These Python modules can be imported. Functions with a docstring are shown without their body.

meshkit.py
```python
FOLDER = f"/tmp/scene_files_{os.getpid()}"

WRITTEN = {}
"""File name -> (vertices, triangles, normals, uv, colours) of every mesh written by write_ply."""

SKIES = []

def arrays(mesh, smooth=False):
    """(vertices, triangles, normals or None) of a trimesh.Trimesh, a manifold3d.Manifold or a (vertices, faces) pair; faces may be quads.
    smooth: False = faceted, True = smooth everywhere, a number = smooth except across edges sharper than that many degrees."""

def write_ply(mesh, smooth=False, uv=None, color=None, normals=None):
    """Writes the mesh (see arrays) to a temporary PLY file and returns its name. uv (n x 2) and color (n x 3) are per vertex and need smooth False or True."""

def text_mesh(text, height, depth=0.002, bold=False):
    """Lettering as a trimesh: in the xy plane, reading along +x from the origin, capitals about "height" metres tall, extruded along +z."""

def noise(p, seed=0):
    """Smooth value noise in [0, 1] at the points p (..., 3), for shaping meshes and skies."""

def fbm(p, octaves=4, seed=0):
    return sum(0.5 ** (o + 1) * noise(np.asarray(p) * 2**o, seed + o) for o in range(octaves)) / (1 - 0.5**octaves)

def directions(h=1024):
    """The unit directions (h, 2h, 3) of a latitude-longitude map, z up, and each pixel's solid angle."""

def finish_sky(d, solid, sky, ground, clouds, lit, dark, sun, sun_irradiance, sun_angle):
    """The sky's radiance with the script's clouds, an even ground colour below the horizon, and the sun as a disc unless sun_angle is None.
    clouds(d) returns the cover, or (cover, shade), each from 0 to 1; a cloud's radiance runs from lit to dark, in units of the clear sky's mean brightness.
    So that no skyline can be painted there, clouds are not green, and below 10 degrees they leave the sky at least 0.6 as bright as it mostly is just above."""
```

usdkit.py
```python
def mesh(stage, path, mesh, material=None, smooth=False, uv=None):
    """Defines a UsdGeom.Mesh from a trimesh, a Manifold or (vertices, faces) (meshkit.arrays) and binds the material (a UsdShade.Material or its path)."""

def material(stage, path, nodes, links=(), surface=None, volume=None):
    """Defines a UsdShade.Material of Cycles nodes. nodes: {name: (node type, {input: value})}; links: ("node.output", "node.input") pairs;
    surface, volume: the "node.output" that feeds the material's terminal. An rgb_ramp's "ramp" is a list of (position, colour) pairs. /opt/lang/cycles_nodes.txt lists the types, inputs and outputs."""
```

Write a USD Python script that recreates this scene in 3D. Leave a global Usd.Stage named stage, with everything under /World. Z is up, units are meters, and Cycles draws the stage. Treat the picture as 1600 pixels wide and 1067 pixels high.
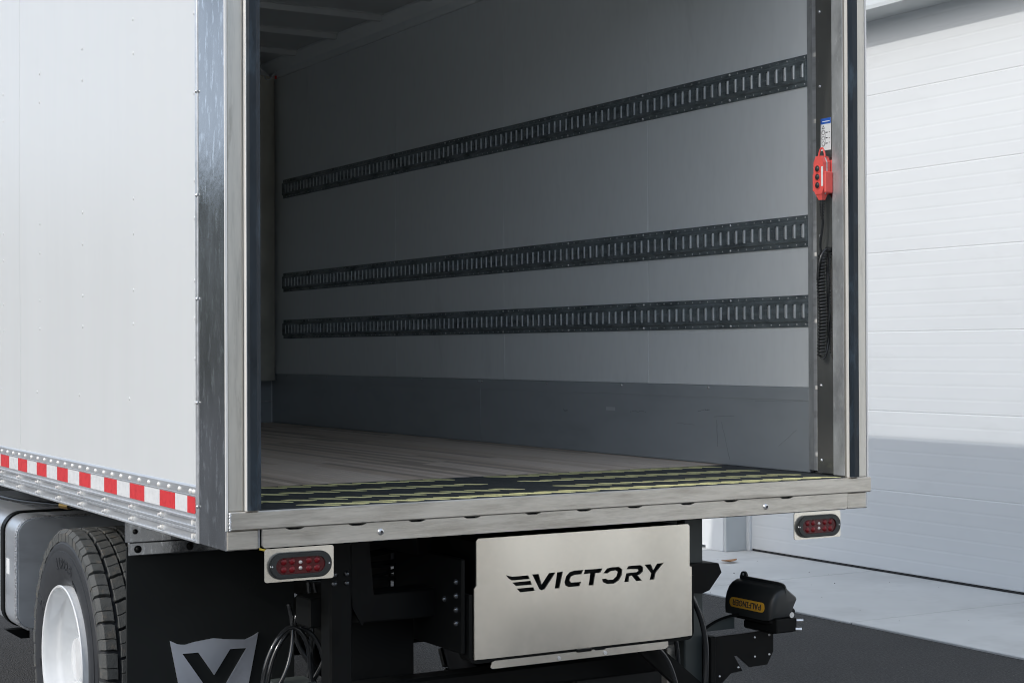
import math, random
import numpy as np, trimesh, shapely
from shapely.geometry import Polygon
from shapely import affinity
import meshkit, usdkit
from pxr import Usd, UsdGeom, UsdLux, UsdShade, Sdf, Gf
random.seed(7); rng = np.random.default_rng(7)
stage = Usd.Stage.CreateInMemory()
UsdGeom.SetStageUpAxis(stage, 'Z'); UsdGeom.SetStageMetersPerUnit(stage, 1.0)
UsdGeom.Xform.Define(stage, '/World'); UsdGeom.Scope.Define(stage, '/World/Looks')

# ------------------------------------------------------------------ camera, sky, sun, exposure
YAW, PIT, ROL, FPX = 0.52915356, 0.00597031, -0.00394372, 2557.81
CAM = np.array([-1.7689373, -4.75272908, 1.72])
EXPOSURE = -0.42
CLOUD = (11.0, 12.9, 15.6)
SKY_STRENGTH, SUN_INTENSITY = 0.15, 0.5
fw = np.array([math.sin(YAW)*math.cos(PIT), math.cos(YAW)*math.cos(PIT), math.sin(PIT)])
r_ = np.array([math.cos(YAW), -math.sin(YAW), 0]); u_ = np.cross(r_, fw)
rt = r_*math.cos(ROL)+u_*math.sin(ROL); up = -r_*math.sin(ROL)+u_*math.cos(ROL)
cam = UsdGeom.Camera.Define(stage, '/World/camera')
cam.AddTransformOp().Set(Gf.Matrix4d(*rt, 0, *up, 0, *(-fw), 0, *CAM, 1))
cam.CreateHorizontalApertureAttr(36.0); cam.CreateVerticalApertureAttr(36.0*682/1024)
cam.CreateFocalLengthAttr(FPX/1600*36.0); cam.CreateClippingRangeAttr(Gf.Vec2f(0.05, 5000))
cam.CreateExposureAttr(EXPOSURE)
TAN_E, B = 0.60, math.radians(5.5)
sun_dir = np.array([-math.cos(B), -math.sin(B), TAN_E]); sun_dir /= np.linalg.norm(sun_dir)
sky_mat = usdkit.material(stage, '/World/Looks/sky_look', {   # clear air under a broken layer of bright thin cloud
    's': ('sky_texture', {'sky_type': 'single_scattering', 'sun_disc': False, 'sun_elevation': math.asin(sun_dir[2]),
                          'sun_rotation': math.atan2(sun_dir[0], sun_dir[1]), 'air_density': 1.0, 'aerosol_density': 7.0, 'ozone_density': 3.0}),
    't': ('texture_coordinate', {}), 'm': ('mapping', {'scale': (1, 1, 2.2)}), 'n': ('noise_texture', {'scale': 2.6, 'detail': 6, 'roughness': .6, 'distortion': .4}),
    'r': ('map_range', {'from_min': .30, 'from_max': .62, 'to_min': .0, 'to_max': .75, 'clamp': True}),
    'c': ('mix_color', {'b': CLOUD, 'use_clamp': False}),
    'b': ('background_shader', {'strength': SKY_STRENGTH})},
    [('t.generated', 'm.vector'), ('m.vector', 'n.vector'), ('n.fac', 'r.value'), ('r.result', 'c.fac'), ('s.color', 'c.a'), ('c.result', 'b.color')], surface='b.background')
dome = UsdLux.DomeLight.Define(stage, '/World/sky')
UsdShade.MaterialBindingAPI.Apply(dome.GetPrim()).Bind(sky_mat)
dome.GetPrim().SetCustomDataByKey('kind', 'structure')
sun = UsdLux.DistantLight.Define(stage, '/World/sun')
sun.CreateIntensityAttr(SUN_INTENSITY); sun.CreateAngleAttr(0.53); sun.CreateColorAttr(Gf.Vec3f(1.0, 0.97, 0.925))
sun.GetPrim().CreateAttribute('inputs:normalize', Sdf.ValueTypeNames.Bool).Set(True)
zx = np.cross([0, 0, 1.0], sun_dir); zx /= np.linalg.norm(zx); zy = np.cross(sun_dir, zx)
sun.AddTransformOp().Set(Gf.Matrix4d(*zx, 0, *zy, 0, *sun_dir, 0, 0, 0, 20, 1))

# ------------------------------------------------------------------ helpers
used = {}
def uname(parent, name):
    k = (parent, name); n = used.get(k, 0); used[k] = n+1
    return name if n == 0 else f'{name}_{n:03d}'
origin = {}
def data(prim, **kw):
    for k, v in kw.items():
        if v: prim.SetCustomDataByKey(k, v)
def thing(name, label, cat, loc=(0, 0, 0), group=None, kind=None):
    p = '/World/'+uname('/World', name); x = UsdGeom.Xform.Define(stage, p); x.AddTranslateOp().Set(Gf.Vec3d(*loc))
    data(x.GetPrim(), label=label, category=cat, group=group, kind=kind); origin[p] = np.array(loc, float)
    return p
def holder(parent, name):
    p = parent+'/'+uname(parent, name); UsdGeom.Xform.Define(stage, p); origin[p] = origin[parent]; return p
def part(parent, name, mesh, mat, smooth=False, label=None, kind=None):
    if isinstance(mesh, (list, tuple)): mesh = trimesh.util.concatenate([m for m in mesh])
    mesh = mesh.copy(); mesh.apply_translation(-origin[parent])
    p = parent+'/'+uname(parent, name); m = usdkit.mesh(stage, p, mesh, mat, smooth=smooth)
    data(m.GetPrim(), label=label, kind=kind); origin[p] = origin[parent]
    return p
def solo(name, mesh, mat, label=None, cat=None, kind=None, group=None, smooth=False):
    if isinstance(mesh, (list, tuple)): mesh = trimesh.util.concatenate(list(mesh))
    p = '/World/'+uname('/World', name); m = usdkit.mesh(stage, p, mesh, mat, smooth=smooth)
    data(m.GetPrim(), label=label, category=cat, kind=kind, group=group); origin[p] = np.zeros(3); return p
def box(x0, x1, y0, y1, z0, z1, c=0.0):
    x0, x1 = min(x0, x1), max(x0, x1); y0, y1 = min(y0, y1), max(y0, y1); z0, z1 = min(z0, z1), max(z0, z1)
    if c <= 0:
        m = trimesh.creation.box([x1-x0, y1-y0, z1-z0]); m.apply_translation([(x0+x1)/2, (y0+y1)/2, (z0+z1)/2]); return m
    c = min(c, (x1-x0)*.49, (y1-y0)*.49, (z1-z0)*.49); P = []
    for X, sx in ((x0, 1), (x1, -1)):
        for Y, sy in ((y0, 1), (y1, -1)):
            for Z, sz in ((z0, 1), (z1, -1)):
                P += [(X, Y+sy*c, Z+sz*c), (X+sx*c, Y, Z+sz*c), (X+sx*c, Y+sy*c, Z)]
    return trimesh.convex.convex_hull(np.array(P))
def cyl(a, b, r, n=16, r2=None):
    a, b = np.array(a, float), np.array(b, float); d = b-a; L = np.linalg.norm(d)
    t = np.linspace(0, 2*np.pi, n, endpoint=False); r2 = r if r2 is None else r2
    d /= L; q = np.cross(d, [0, 0, 1.0] if abs(d[2]) < .9 else [1.0, 0, 0]); q /= np.linalg.norm(q); w = np.cross(d, q)
    ring = np.cos(t)[:, None]*q+np.sin(t)[:, None]*w
    v = np.vstack([a+ring*r, b+ring*r2, [a], [b]]); f = []
    for i in range(n):
        j = (i+1) % n; f += [(i, j, n+j), (i, n+j, n+i), (2*n, j, i), (2*n+1, n+i, n+j)]
    m = trimesh.Trimesh(v, f, process=False); m.fix_normals(); return m
def tube(path, r, n=10):
    p = np.array(path, float); t = np.gradient(p, axis=0); t /= np.linalg.norm(t, axis=1, keepdims=True)
    q = np.cross(t[0], [0.3, 0.2, 1.0]); q /= np.linalg.norm(q); rings = []
    ang = np.linspace(0, 2*np.pi, n, endpoint=False)
    for i in range(len(p)):
        q = q-t[i]*(q@t[i]); q /= np.linalg.norm(q); w = np.cross(t[i], q)
        rings.append(p[i]+r*(np.cos(ang)[:, None]*q+np.sin(ang)[:, None]*w))
    v = np.vstack(rings+[[p[0]], [p[-1]]]); f = []; N = len(p)
    for i in range(N-1):
        for k in range(n):
            l = (k+1) % n; f += [(i*n+k, i*n+l, (i+1)*n+l), (i*n+k, (i+1)*n+l, (i+1)*n+k)]
    for k in range(n):
        l = (k+1) % n; f += [(N*n, l, k), (N*n+1, (N-1)*n+k, (N-1)*n+l)]
    return trimesh.Trimesh(v, f, process=False)
def spline(pts, n=40):
    from scipy.interpolate import CubicSpline
    p = np.array(pts, float); s = np.r_[0, np.cumsum(np.linalg.norm(np.diff(p, axis=0), axis=1))]
    return CubicSpline(s, p)(np.linspace(0, s[-1], n))
def dome_rivet(c, axis, r, h, n=8, rings=2):
    """A low domed head of radius r and height h on the point c, along axis."""
    a = np.array(axis, float); a /= np.linalg.norm(a); q = np.cross(a, [0, 0, 1.0] if abs(a[2]) < .9 else [1.0, 0, 0]); q /= np.linalg.norm(q); w = np.cross(a, q)
    t = np.linspace(0, 2*np.pi, n, endpoint=False); v = []
    for k in range(rings):
        ph = k/rings*np.pi/2
        v.append(np.array(c)+np.cos(ph)*r*(np.cos(t)[:, None]*q+np.sin(t)[:, None]*w)+a*h*np.sin(ph))
    v = np.vstack(v+[[np.array(c)+a*h]]); f = []
    for k in range(rings-1):
        for i in range(n):
            j = (i+1) % n; f += [(k*n+i, k*n+j, (k+1)*n+j), (k*n+i, (k+1)*n+j, (k+1)*n+i)]
    for i in range(n): f.append(((rings-1)*n+i, (rings-1)*n+(i+1) % n, rings*n))
    return trimesh.Trimesh(v, f, process=False)
def extr(poly, depth, plane, at):
    """Extrudes a shapely polygon. plane 'xz': poly in (x, z), from y=at to at+depth; 'yz': (y, z) from x=at; 'xy': from z=at."""
    ms = []
    for g in getattr(poly, 'geoms', [poly]):
        m = trimesh.creation.extrude_polygon(g, abs(depth), engine='earcut')
        if depth < 0: m.apply_translation([0, 0, depth])
        v = m.vertices.copy()
        if plane == 'xz': m.vertices = np.c_[v[:, 0], at+v[:, 2], v[:, 1]]
        elif plane == 'yz': m.vertices = np.c_[at+v[:, 2], v[:, 0], v[:, 1]]
        else: m.vertices = np.c_[v[:, 0], v[:, 1], at+v[:, 2]]
        if plane == 'xz': m.invert()
        ms.append(m)
    return trimesh.util.concatenate(ms)
def rrect(x0, x1, z0, z1, r, res=6):
    return shapely.box(x0+r, z0+r, x1-r, z1-r).buffer(r, quad_segs=res)
def lathe_x(profile, yc, zc, n=96):
    """profile: (x, r) pairs, turned about the axis parallel to x through (yc, zc)."""
    p = np.array(profile, float); t = np.linspace(0, 2*np.pi, n, endpoint=False); K = len(p)
    v = np.stack([np.broadcast_to(p[:, 0][:, None], (K, n)), yc+p[:, 1][:, None]*np.cos(t), zc+p[:, 1][:, None]*np.sin(t)], -1).reshape(-1, 3); f = []
    for k in range(K-1):
        for i in range(n):
            j = (i+1) % n; f += [(k*n+i, k*n+j, (k+1)*n+j), (k*n+i, (k+1)*n+j, (k+1)*n+i)]
    return trimesh.Trimesh(v, f, process=False)

# ------------------------------------------------------------------ materials
def pm(name, col, rough=.5, metal=0.0, var=.12, vs=3.0, stretch=(1, 1, 1), rvar=.08, bump=0.0, bs=60.0, bstretch=(1, 1, 1), spec=.5,
       spots=None, bdetail=4, coat=0.0, detail=5, dist=.01, tint=None):
    col = np.array(col, float); hi = np.clip(col*(1+var), 0, 1); lo = col*(1-var)
    if tint is not None: lo = np.array(tint, float)
    n = {'g': ('geometry', {}), 'm': ('mapping', {'scale': stretch}), 'n': ('noise_texture', {'scale': vs, 'detail': detail, 'roughness': .6}),
         'r': ('rgb_ramp', {'ramp': [(.28, lo), (.72, hi)]}), 'rr': ('map_range', {'from_min': .3, 'from_max': .7, 'to_min': max(rough-rvar, .03), 'to_max': rough+rvar, 'clamp': True}),
         'p': ('principled_bsdf', {'metallic': metal, 'specular_ior_level': spec, 'coat_weight': coat, 'coat_roughness': .08})}
    l = [('g.position', 'm.vector'), ('m.vector', 'n.vector'), ('n.fac', 'r.fac'), ('n.fac', 'rr.value'), ('rr.result', 'p.roughness')]
    if spots:
        scol, sscale, lo_t, hi_t = spots
        n['sn'] = ('noise_texture', {'scale': sscale, 'detail': 6, 'roughness': .7}); n['sr'] = ('map_range', {'from_min': lo_t, 'from_max': hi_t, 'clamp': True})
        n['mx'] = ('mix_color', {'b': scol}); l += [('m.vector', 'sn.vector'), ('sn.fac', 'sr.value'), ('sr.result', 'mx.fac'), ('r.color', 'mx.a'), ('mx.result', 'p.base_color')]
    else: l += [('r.color', 'p.base_color')]
    if bump:
        n['bm'] = ('mapping', {'scale': bstretch}); n['bn'] = ('noise_texture', {'scale': bs, 'detail': float(bdetail)}); n['b'] = ('bump', {'strength': bump, 'distance': dist})
        l += [('g.position', 'bm.vector'), ('bm.vector', 'bn.vector'), ('bn.fac', 'b.height'), ('b.normal', 'p.normal')]
    return usdkit.material(stage, '/World/Looks/'+name, n, l, surface='p.BSDF')
M = {}
M['white'] = pm('white_panel', (.63, .65, .655), .34, var=.008, vs=.7, stretch=(1, 3, .4), rvar=.03, bump=.06, bs=1.3, bstretch=(1, 1, .5), spec=.35)
M['galv'] = pm('galvanized', (.34, .355, .37), .16, metal=.93, var=.25, vs=5, stretch=(1, 1, .35), rvar=.06, bump=.05, bs=25, spots=((.60, .63, .66), 34, .55, .66))
M['liner_steel'] = pm('post_liner_steel', (.40, .42, .43), .35, metal=.5, var=.25, vs=9, stretch=(1, 1, .5), rvar=.1, spots=((.62, .64, .65), 30, .58, .75))
M['galv_bright'] = pm('galvanized_bright', (.66, .68, .70), .32, metal=.8, var=.12, vs=9, rvar=.08)
M['darkmirror'] = pm('polished_dark_steel', (.33, .335, .32), .14, metal=.9, var=.15, vs=6, stretch=(1, 1, .4), rvar=.06, spots=((.55, .56, .56), 40, .66, .8))
M['alu'] = pm('aluminium_rail', (.62, .64, .66), .36, metal=.75, var=.08, vs=6, stretch=(1, .3, 3), rvar=.08)
M['alu_white'] = pm('seal_holder_alu', (.82, .81, .78), .4, metal=.2, var=.05)
M['stain'] = pm('brushed_stainless', (.54, .515, .465), .36, metal=.88, var=.20, vs=4, stretch=(.6, 1, 5), rvar=.1, bump=.05, bs=300, bstretch=(.05, 1, 1), spots=((.36, .335, .295), 5, .48, .70))
M['stain_v'] = pm('brushed_stainless_post', (.58, .56, .51), .38, metal=.86, var=.10, vs=4, stretch=(5, 1, .6), rvar=.08, spots=((.36, .34, .30), 6, .58, .74))
M['duct'] = pm('corner_cover_steel', (.60, .58, .50), .32, metal=.3, var=.03)
M['stain_plate'] = pm('brushed_plate', (.76, .72, .64), .24, metal=.95, var=.02, vs=2, rvar=.03, bump=.6, bs=2.0, bstretch=(1.7, 1, .7), dist=.03, bdetail=0)
M['rubber'] = pm('seal_rubber', (.012, .019, .026), .45, var=.5, vs=14, stretch=(1, 1, .3), rvar=.15, spots=((.05, .075, .10), 16, .52, .80), spec=.35)
M['flap'] = pm('mud_flap_rubber', (.010, .012, .012), .6, var=.25, vs=2.5, rvar=.1, bump=.05, bs=120, spec=.3)
M['black'] = pm('black_paint', (.0045, .005, .005), .45, var=.35, vs=6, rvar=.12, spec=.14)
M['black_plastic'] = pm('black_plastic', (.016, .018, .018), .42, var=.15, vs=20, bump=.06, bs=400, dist=.002)
M['liner'] = pm('liner_panel', (.79, .825, .835), .40, var=.02, vs=30, stretch=(1, 1, .3), rvar=.06, bump=.06, bs=220, dist=.002, tint=(.77, .805, .815), spots=((.64, .67, .68), 2.2, .62, .82))
M['roofskin'] = pm('roof_skin', (.50, .52, .52), .45, var=.08)
M['scuff'] = pm('scuff_plate', (.40, .435, .46), .38, metal=.2, var=.05, vs=2.5, stretch=(1, 1, 3), rvar=.05)
M['track'] = pm('cargo_track_steel', (.165, .195, .205), .32, metal=.35, var=.3, vs=7, stretch=(1, 1, 4), rvar=.1, spots=((.36, .40, .43), 24, .60, .74))
M['lip'] = pm('track_lip_steel', (.50, .54, .56), .3, metal=.35, var=.2, vs=9)
M['trackdark'] = pm('track_back', (.02, .022, .022), .5, var=.1)
M['bolt'] = pm('bolt_zinc', (.68, .69, .70), .28, metal=.9, var=.05)
M['rub'] = pm('rub_mark', (.22, .24, .255), .6, var=.3, vs=60)
M['bolt_dark'] = pm('bolt_black_zinc', (.16, .17, .18), .25, metal=.9, var=.1)
M['mat'] = pm('tread_coating', (.022, .027, .029), .6, var=.3, vs=40, bump=.3, bs=300, dist=.003, spots=((.2, .21, .22), 220, .72, .76))
M['yellow'] = pm('yellow_marking', (.76, .73, .36), .6, var=.18, vs=60, bump=.2, bs=300, dist=.003)
M['red'] = pm('red_reflective', (.62, .035, .04), .35, var=.06, vs=30, coat=.3)
M['tapewhite'] = pm('white_reflective', (.74, .755, .76), .35, var=.04, vs=30, coat=.3)
M['tyre'] = pm('tyre_rubber', (.026, .028, .031), .48, var=.25, vs=9, rvar=.1, bump=.08, bs=150, dist=.002)
M['tread'] = pm('tread_rubber', (.075, .079, .077), .68, var=.2, vs=25, rvar=.1, bump=.5, bs=170, dist=.004, spots=((.17, .145, .115), 22, .54, .76))
M['rim'] = pm('white_wheel_paint', (.76, .78, .79), .22, var=.03, vs=6, coat=.5)
M['tank'] = pm('tank_aluminium', (.60, .635, .67), .37, metal=.8, var=.08, vs=2.5, stretch=(1, .4, 3), rvar=.06, bump=.06, bs=200, bstretch=(1, .05, 1), dist=.002)
M['weld'] = pm('weld_bead', (.72, .73, .74), .3, metal=.85, var=.2, vs=80, bump=.8, bs=120, dist=.004)
M['lens'] = pm('tail_lamp_lens', (.075, .004, .006), .2, var=.15, vs=40, coat=.15, spec=.3)
M['lens2'] = pm('tail_lamp_diode', (.13, .005, .008), .2, var=.1, vs=40, coat=.15, spec=.3)
M['clear'] = pm('clear_diode', (.55, .5, .48), .15, metal=.4)
M['orange_red'] = pm('remote_red_plastic', (.80, .115, .10), .42, var=.05, vs=40)
M['button'] = pm('button_rubber', (.03, .033, .035), .35)
M['cord'] = pm('cord_plastic', (.010, .011, .012), .14, var=.1, spec=.8)
M['paper'] = pm('sticker_paper', (.78, .80, .81), .5, var=.03)
M['blue'] = pm('sticker_blue', (.03, .12, .50), .5, var=.03)
M['ink'] = pm('ink', (.03, .03, .035), .5)
M['amber'] = pm('amber_pill', (.62, .33, .03), .5, var=.05)
M['shield'] = pm('shield_steel', (.76, .80, .88), .36, metal=.9, var=.05, vs=4, bump=.1, bs=400, bstretch=(.03, 1, 1), dist=.002)
M['bldg'] = pm('white_cladding', (.69, .71, .72), .4, var=.02, vs=.6)
M['door'] = pm('door_white', (.67, .69, .70), .40, var=.02, vs=1.2, stretch=(1, .6, 2), spots=((.62, .635, .64), 1.7, .58, .85))
M['trim'] = pm('grey_trim', (.50, .525, .53), .4, var=.03, vs=3)
M['gasket'] = pm('door_gasket', (.015, .016, .018), .7)
M['brass'] = pm('brass_fitting', (.55, .36, .12), .35, metal=.9)
M['wirey'] = pm('yellow_wire', (.55, .42, .06), .5)
M['leafdry'] = pm('dry_leaf', (.36, .19, .09), .7, var=.3, vs=60)
M['label'] = pm('pale_label', (.55, .58, .60), .5)
M['plywood'] = pm('worn_green_grey_paint', (.055, .066, .064), .5, var=.15)
def wood(i):
    k = [1.25, 1.8, 2.2, 1.6, 2.05][i]; c = np.array([(.30, .248, .205), (.33, .28, .235), (.29, .25, .215), (.34, .28, .23), (.31, .265, .23)][i])*k
    return pm(f'floor_hardwood_{"abcde"[i]}', c, .5, var=.16, vs=7, stretch=(14, .5, 14), rvar=.1, bump=.1, bs=40, bstretch=(8, .5, 8), dist=.002)
M['wood'] = [wood(i) for i in range(5)]
def asphalt():
    n = {'g': ('geometry', {}), 'n1': ('noise_texture', {'scale': .35, 'detail': 6, 'roughness': .6}), 'n2': ('noise_texture', {'scale': 75, 'detail': 4, 'roughness': .85}),
         'v': ('voronoi_texture', {'scale': 120}), 'r1': ('rgb_ramp', {'ramp': [(.3, (.040, .040, .041)), (.7, (.062, .061, .060))]}),
         'r2': ('rgb_ramp', {'ramp': [(.3, (.35, .35, .35)), (.5, (.95, .95, .95)), (.60, (1.5, 1.5, 1.5)), (.72, (4.2, 4.1, 3.9))]}),
         'mx': ('mix_color', {'blend_type': 'multiply', 'fac': 1.0, 'use_clamp': False}), 'ad': ('math', {'math_type': 'add'}),
         'b': ('bump', {'strength': .9, 'distance': .012}), 'p': ('principled_bsdf', {'roughness': .78, 'specular_ior_level': .35})}
    l = [('g.position', 'n1.vector'), ('g.position', 'n2.vector'), ('g.position', 'v.vector'), ('n1.fac', 'r1.fac'), ('n2.fac', 'r2.fac'), ('r1.color', 'mx.a'), ('r2.color', 'mx.b'),
         ('mx.result', 'p.base_color'), ('n2.fac', 'ad.value1'), ('v.distance', 'ad.value2'), ('ad.value', 'b.height'), ('b.normal', 'p.normal')]
    return usdkit.material(stage, '/World/Looks/asphalt', n, l, surface='p.BSDF')
M['asphalt'] = asphalt()
M['concrete'] = pm('concrete', (.54, .545, .535), .8, var=.09, vs=1.1, rvar=.05, bump=.25, bs=90, bstretch=(.25, 1, 1), dist=.003, spots=((.43, .43, .42), 1.3, .50, .78))
M['yard'] = pm('yard_concrete', (.40, .375, .335), .8, var=.12, vs=.7, bump=.2, bs=60, dist=.003)
M['grit'] = pm('grit_stone', (.16, .15, .14), .8, var=.6, vs=40)
M['foliage'] = pm('foliage', (.055, .08, .035), .6, var=.4, vs=.8)

# ------------------------------------------------------------------ ground
def grid_plane(x0, x1, y0, y1, z):
    return trimesh.Trimesh([(x0, y0, z), (x1, y0, z), (x1, y1, z), (x0, y1, z)], [(0, 1, 2), (0, 2, 3)], process=False)
solo('ground', grid_plane(-600, 600, -600, 600, 0), M['asphalt'], kind='structure', label='dark asphalt yard under and around the white truck', cat='ground')
XA, XW, XD = 5.255, 6.82, 7.05
ap = thing('concrete_apron', 'pale concrete strip with cross joints between the asphalt and the white building', 'apron', (XA, 0, 0), kind='structure')
part(ap, 'joint_bed', box(XA+.01, XD+.35, -14.0, 32, -.05, .004), M['ink'])
ys = [3.06+1.725*k for k in range(-10, 17)]
for a, b in zip(ys[:-1], ys[1:]):
    part(ap, 'slab', box(XA+rng.uniform(-.004, .004), XD+.3, a+.007, b-.007, -.04, .012+rng.uniform(-.001, .001), .004), M['concrete'])

yard = thing('concrete_yard', 'weathered warm grey concrete yard behind the truck', 'yard', (-10, -20, 0), kind='structure')
for i in range(5):
    for j in range(2): part(yard, 'slab', box(-16+4+3.9*i-.0+.006, -12+3.9*(i+1)-.006, -12.5+4.2*j+.006, -12.5+4.2*(j+1)-.006, -.05, .010, .004), M['yard'])

# ------------------------------------------------------------------ building
bd = thing('warehouse', 'white metal building with a closed sectional door behind the truck', 'building', (XD, 6.3, 0))
def ribbed(y0, y1, z0, z1, x):
    pts = [(x, y0)]; y = y0
    while y < y1-.01:
        for dy, dx in ((.0, 0), (.12, 0), (.135, -.02), (.175, -.02), (.19, 0), (.30, 0)):
            if y+dy < y1: pts.append((x+dx, y+dy))
        y += .305
    pts += [(x, y1), (x+.12, y1), (x+.12, y0)]
    return extr(Polygon(pts).buffer(0), z1-z0, 'xy', z0)
DY0, DY1, HZ = 1.3, 6.285, 4.265
part(bd, 'cladding', ribbed(6.62, 30, .04, 7.2, XW), M['bldg'])
part(bd, 'cladding', ribbed(-14, DY0-.25, .04, 7.2, XW), M['bldg'])
part(bd, 'cladding', ribbed(DY0-.25, 6.62, HZ+.16, 7.2, XW), M['bldg'])
part(bd, 'corner_trim', box(XW-.012, XW+.14, 6.37, 6.62, .012, HZ+.16, .004), M['bldg'])
part(bd, 'corner_trim', box(XW-.012, XW+.14, DY0-.25, DY0-.05, .012, HZ+.16, .004), M['bldg'])
part(bd, 'door_jamb', box(XW-.008, XD+.07, 6.335, 6.369, .012, HZ, .003), M['trim'])
part(bd, 'door_jamb', box(XW-.008, XD+.07, DY0-.05, DY0-.015, .012, HZ, .003), M['trim'])
part(bd, 'door_frame', box(XD-.025, XD+.04, DY1+.002, 6.334, .012, HZ-.03, .003), M['bldg'])
part(bd, 'header_flashing', extr(Polygon([(XW-.10, HZ), (XD+.06, HZ), (XD+.06, HZ+.03), (XW-.012, HZ+.03), (XW-.012, HZ+.158), (XW-.03, HZ+.158), (XW-.10, HZ+.03)]), 6.62-DY0+.25, 'xz', DY0-.25), M['trim'])
part(bd, 'eave_gutter', box(XW-.14, XW+.1, -14, 30, 7.2, 7.36, .02), M['trim'])
part(bd, 'roof', box(XW-.12, XW+14, -14, 30, 7.361, 7.42), M['trim'])
dr = holder(bd, 'overhead_door')
SZ = [.03, .642, 1.25, 1.858, 2.466, 3.079, 3.690, HZ+.04]
for k in range(7):
    z0, z1 = SZ[k]+.0002, SZ[k+1]-.0002; pts = [(XD+.05, z0), (XD+.004, z0), (XD, z0+.007)]; ns = 6
    for i in range(1, ns):
        z = z0+(z1-z0)*i/ns; pts += [(XD, z-.012), (XD+.0007, z-.003), (XD+.0007, z+.003), (XD, z+.012)]
    pts += [(XD, z1-.007), (XD+.004, z1), (XD+.05, z1)]
    part(dr, 'door_section', extr(Polygon([(x, z) for x, z in pts]), DY1-DY0, 'xz', DY0), M['door'])
part(dr, 'bottom_seal', box(XD+.004, XD+.046, DY0, DY1, .0125, .0315, .004), M['gasket'])

# ------------------------------------------------------------------ truck body
tr = thing('box_truck', 'white box truck with open rear doorway, steel bumper and mud flap', 'truck', (1.2955, 0, 0))
W, YF, ZF = 2.591, 5.95, 1.235
R1, R2, R3, ZK = (2.767, 2.894), (2.130, 2.257), (1.812, 1.939), 1.571
# side sheets
yb = [.262, 1.37-.09, 2.681-.115, 3.96-.11, 5.246-.11, YF]
for a, b in zip(yb[:-1], yb[1:]):
    k = yb.index(a) % 2
    part(tr, 'side_panel', box(.0+.0006*k, .018, a, b-.0015, 1.285, 3.62, .0005), M['white'])
    part(tr, 'side_panel', box(W-.018, W-.0006*k, a, b-.0015, 1.285, 3.62, .0005), M['white'])
rv = []
for k in range(9):
    y = .925+.647*k
    for z in (R1[0]+.012, R1[1]-.004+.01, R2[0]+.012, R2[1]+.008, R3[0]+.010, R3[1]+.003, 3.38, 3.5): rv.append(dome_rivet((.0004, y+rng.uniform(-.004, .004), z), (-1, 0, 0), .0068, .0032, 10, 3))
    rv.append(dome_rivet((.0004, y+.05, 1.556), (-1, 0, 0), .0068, .0032, 10, 3))
for z in (2.806, 2.92, 2.27, 2.15, 1.95, 1.83, 1.559, 2.55, 1.70): rv.append(dome_rivet((.0004, .283, z), (-1, 0, 0), .0068, .0032, 10, 3))
part(tr, 'panel_rivets', rv, M['white'], smooth=True, kind='stuff')
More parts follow.
